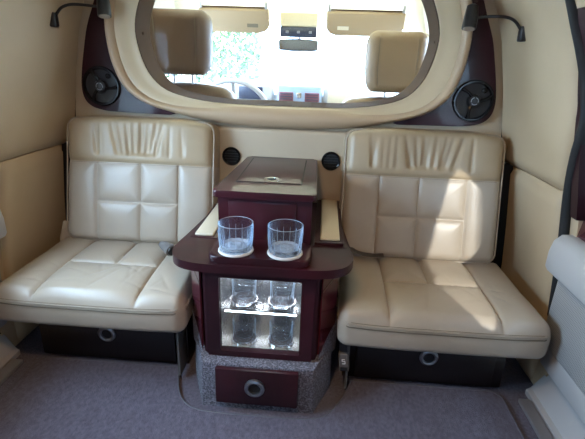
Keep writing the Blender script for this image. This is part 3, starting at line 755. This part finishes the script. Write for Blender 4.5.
for s, xx, yy, m, hw, zz, lab in ((-1, -.435, 1.76, M['brownleather'], .127, .997, 'brown leather driver seat behind the oval window, left'), (1, .415, 1.88, M['tanleather'], .122, .952, 'tan leather front passenger seat behind the oval window, right')):
    t = thing('front_seat', lab, 'seat', (xx, yy, FZ), group='front seats')
    headrest(t, m, hw, .117, .05, zz - FZ, (-.03, .045))
    top = .850 - FZ if s < 0 else .818 - FZ
    bm = puffbox(.240, .065, (top - .20) / 2, .05, 20, 6, 30, lambda p, n: Vector((p.x * (1 - .14 * sstep(.12, .33, p.z)), p.y, p.z - .02 * (p.x / .22) ** 2 * sstep(.1, .3, p.z))), (0, .03, (top + .20) / 2))
    obj('backrest', bm, m, t, 80)
    obj('cushion', puffbox(.24, .24, .06, .04, 16, 16, 4, None, (0, .26, .24)), m, t, 80)
    obj('seat_base', B(-.2, .2, .08, .42, .001, .185, bev=.01), M['black'], t)
# dashboard
t = thing('dashboard', 'pale grey dashboard below the windshield', 'dashboard', (0, 2.66, FZ))
prof = [(0, .35), (-.04, .50), (-.05, .60), (-.02, .70), (.06, .735), (.30, .735), (.36, .70), (.36, .30), (.05, .30)]
obj('dash_top', prism(bmesh.new(), prof, -.74, .74, 'x', bev=.01), M['dash'], t)
obj('centre_stack', B(-.142, .120, -.07, .03, .45, .762, bev=.012, seg=3), M['dashblue'], t)
for x0, x1, z0 in ((-.128, -.045, .70), (.022, .106, .70)):
    v = obj('vent', B(x0, x1, -.078, -.068, z0 - .028, z0 + .022, bev=.002), M['ventred'], t)
    for q in range(3): obj('slat', B(x0 + .006, x1 - .006, -.082, -.076, z0 - .018 + q * .014, z0 - .013 + q * .014), M['darkface'], v)
obj('clock', B(-.026, .003, -.076, -.068, .690, .722, bev=.004), M['chrome'], t)
obj('instrument_hood', puffbox(.125, .10, .06, .03, 10, 8, 6, None, (-.29, .03, .715)), M['dash'], t)
obj('instrument_panel', B(-.365, -.225, -.078, -.068, .675, .745, bev=.004), M['darkface'], t)
obj('passenger_pod', puffbox(.14, .10, .06, .03, 10, 8, 6, None, (.27, .03, .715)), M['dash'], t)
obj('airbag_cover', B(.155, .385, -.075, -.066, .665, .745, bev=.006), M['headliner'], t)
# steering wheel
t = thing('steering_wheel', 'pale steering wheel in front of the driver seat', 'steering wheel', (-.335, 2.34, .685), (math.radians(-62), 0, 0))
obj('rim', tube(bmesh.new(), [(math.cos(2 * PI * i / 48) * .175, math.sin(2 * PI * i / 48) * .175, 0) for i in range(48)], .013, 10, closed=True), M['greyplastic'], t)
obj('hub', puffbox(.06, .05, .02, .018, 6, 6, 2), M['dash'], t)
for a in (0, PI, -PI / 2): obj('spoke', tube(bmesh.new(), [(math.cos(a) * .05, math.sin(a) * .05, 0), (math.cos(a) * .17, math.sin(a) * .17, 0)], .012, 8), M['greyplastic'], t)
obj('column', tube(bmesh.new(), [(0, 0, -.01), (0, 0.0, -.33)], .035, 16), M['dash'], t)
# sun visors
for s, x0, x1 in ((-1, -.50, -.155), (1, .125, .50)):
    t = thing('sun_visor', 'folded tan sun visor above the %s' % ('steering wheel' if s < 0 else 'passenger side of the windshield'), 'sun visor', ((x0 + x1) / 2, 2.30, 1.135), (math.radians(28), 0, 0), 'sun visors')
    hw = (x1 - x0) / 2
    vo_ = [(x, z) for x, z in rrect(-hw, hw, -.068, .045, .012, 3) if z > 0] + [(-hw + .042 - .042 * math.cos(a), -.026 - .042 * math.sin(a)) for a in [PI / 2 * i / 7 for i in range(8)]] + [(hw - .042 + .042 * math.sin(a), -.026 - .042 * math.cos(a)) for a in [PI / 2 * i / 7 for i in range(8)]]
    obj('flap', prism(bmesh.new(), vo_, -.014, .014, 'y', bev=.010, seg=4), M['visor'], t)
    obj('hinge_shadow_rod', tube(bmesh.new(), [(-hw + .01, 0, .05), (hw - .01, 0, .05)], .004, 8), M['tunnel'], t)  # dark rod colour also stands in for the shadow line above the visor
    obj('grip_label', B(*sorted((-s * (hw - .11), -s * (hw - .055))), -.0145, -.0128, -.040, -.022), M['stitch'] if s < 0 else M['pad'], t)
    for sx in (-1, 1): obj('clip', B(sx * (hw - .012) - .007, sx * (hw - .012) + .007, -.008, .008, .044, .075, bev=.003), M['greyplastic'], t)
# overhead console and mirror
t = thing('overhead_console', 'overhead console with dark button panel above the mirror', 'console', (-.017, 2.44, 1.13))
obj('housing', B(-.097, .097, -.02, .06, -.02, .045, bev=.006), M['headliner'], t)
f = obj('button_panel', B(-.095, .095, -.025, .03, -.070, -.021, bev=.004), M['darkface'], t)
for x in (-.058, 0, .062): obj('button', B(x - .008, x + .008, -.0275, -.0245, -.052, -.040, bev=.002), M['steel'], f)
t = thing('rear_view_mirror', 'dark framed rear view mirror hanging at the windshield', 'mirror', (-.018, 2.45, 1.022), (math.radians(-3), 0, math.radians(-4)))
obj('housing', puffbox(.107, .012, .032, .011, 12, 2, 5, lambda p, n: Vector((p.x, p.y, p.z * (1 - .18 * (p.x / .1) ** 2)))), M['buckle'], t)
bm = prism(bmesh.new(), rrect(-.098, .098, -.024, .024, .012), -.0135, -.0115, 'y'); obj('mirror_glass', bm, M['mirror'], t)
obj('arm', tube(bmesh.new(), [(0, .01, .01), (0, .05, .055)], .007, 8), M['black'], t)

# ------------------------------------------------------------------ outdoors
struct('floor_outside', 'pale sunlit pavement outside', 'ground', B(-40, 40, -40, 60, -.60, -.50), M['ground'])
struct('wall_skylight_blocker', 'added unseen wall blocking skylight beside the right door', 'wall', B(1.40, 1.60, -1.15, 1.75, -.50, 2.6), mat('blocker_brown', (.10, .06, .045), .9, col2=(.14, .085, .06), nscale=12))  # wall added out of view to keep skylight off the right side
t = thing('hedge', 'bright green leafy hedge seen through the windshield', 'hedge', (-3.6, 8.5, -.5))
bm = bmesh.new(); rnd = random.Random(5)
for i in range(9000):
    x, y, z = rnd.uniform(-2.4, 2.5), rnd.uniform(-.5, .5), rnd.uniform(0, 2.9)
    c = Vector((x, y, z)); d = Vector((rnd.gauss(0, 1), rnd.gauss(0, 1), rnd.gauss(0, 1))).normalized(); e = d.orthogonal().normalized(); L_ = rnd.uniform(.04, .09)
    a = [c - d * L_, c + e * L_ * .45, c + d * L_, c - e * L_ * .45]; bm.faces.new([bm.verts.new(p) for p in a])
f = obj('foliage', bm, M['leaf'], t)
bm = bmesh.new()
for i in range(8): tube(bm, [(-2.2 + i * .62, 0, 0), (-2.2 + i * .62 + rnd.uniform(-.1, .1), 0, 1.2), (-2.2 + i * .62 + rnd.uniform(-.2, .2), 0, 2.5)], [.05, .035, .012], 8)
obj('stems', bm, M['bark'], t)

# ------------------------------------------------------------------ light
w = bpy.data.worlds.new('daylight'); scene.world = w; w.use_nodes = True
bg = w.node_tree.nodes['Background']; bg.inputs[0].default_value = (.50, .72, 1, 1); bg.inputs[1].default_value = 8.5
def portal(name, loc, rot, sx, sy):
    l = bpy.data.lights.new(name, 'AREA'); l.shape = 'RECTANGLE'; l.size = sx; l.size_y = sy; l.cycles.is_portal = True
    o = bpy.data.objects.new(name, l); C.objects.link(o); o.location = loc; o.rotation_euler = rot
portal('window_daylight_left', (-.84, .69, .85), (0, math.radians(-90), 0), .46, .74)
portal('window_daylight_right', (.84, .52, .86), (0, math.radians(90), 0), .46, 1.0)
sl = bpy.data.lights.new('sun', 'SUN'); sl.energy = 1.7; sl.angle = math.radians(.8); sl.color = (1, .96, .9)
so = bpy.data.objects.new('sun', sl); C.objects.link(so)
SUN = Vector((-.31, 1, -.48)).normalized(); so.rotation_euler = SUN.to_track_quat('-Z', 'Y').to_euler()
# fill lamp added in the ceiling, out of view, to warm the upper walls
t = thing('warm_fill_light', 'round unseen fill lamp added to warm the upper cabin', 'lamp', (0, .35, 1.340))
obj('bezel', lathe(bmesh.new(), [(.06, 0), (.075, -.001), (.075, -.008), (.06, -.012)], 36, closed=True), M['greyplastic'], t)
obj('diffuser', lathe(bmesh.new(), [(0, -.016), (.04, -.014), (.06, -.008)], 36), emit('fill_diffuser', (1, .60, .28), 36), t)

# ------------------------------------------------------------------ camera
f_px, th, yaw, roll = 429.15, math.radians(20.43), math.radians(3.525), math.radians(2.017)
fw = Vector((-math.sin(yaw) * math.cos(th), math.cos(yaw) * math.cos(th), -math.sin(th)))
r0 = Vector((math.cos(yaw), math.sin(yaw), 0)); u0 = r0.cross(fw)
r1 = math.cos(roll) * r0 + math.sin(roll) * u0; u1 = -math.sin(roll) * r0 + math.cos(roll) * u0
cam = bpy.data.cameras.new('camera'); co = bpy.data.objects.new('camera', cam); C.objects.link(co)
R = Matrix((r1, u1, -fw)).transposed()
co.matrix_world = Matrix.Translation((.1353, 0, .95)) @ R.to_4x4()
cam.sensor_fit = 'HORIZONTAL'; cam.sensor_width = 36; cam.lens = 36 * f_px / 585; cam.clip_start = .02
scene.camera = co
scene.view_settings.view_transform = 'Standard'; scene.view_settings.look = 'None'; scene.view_settings.gamma = 1
scene.view_settings.use_curve_mapping = False; scene.view_settings.exposure = 1.85
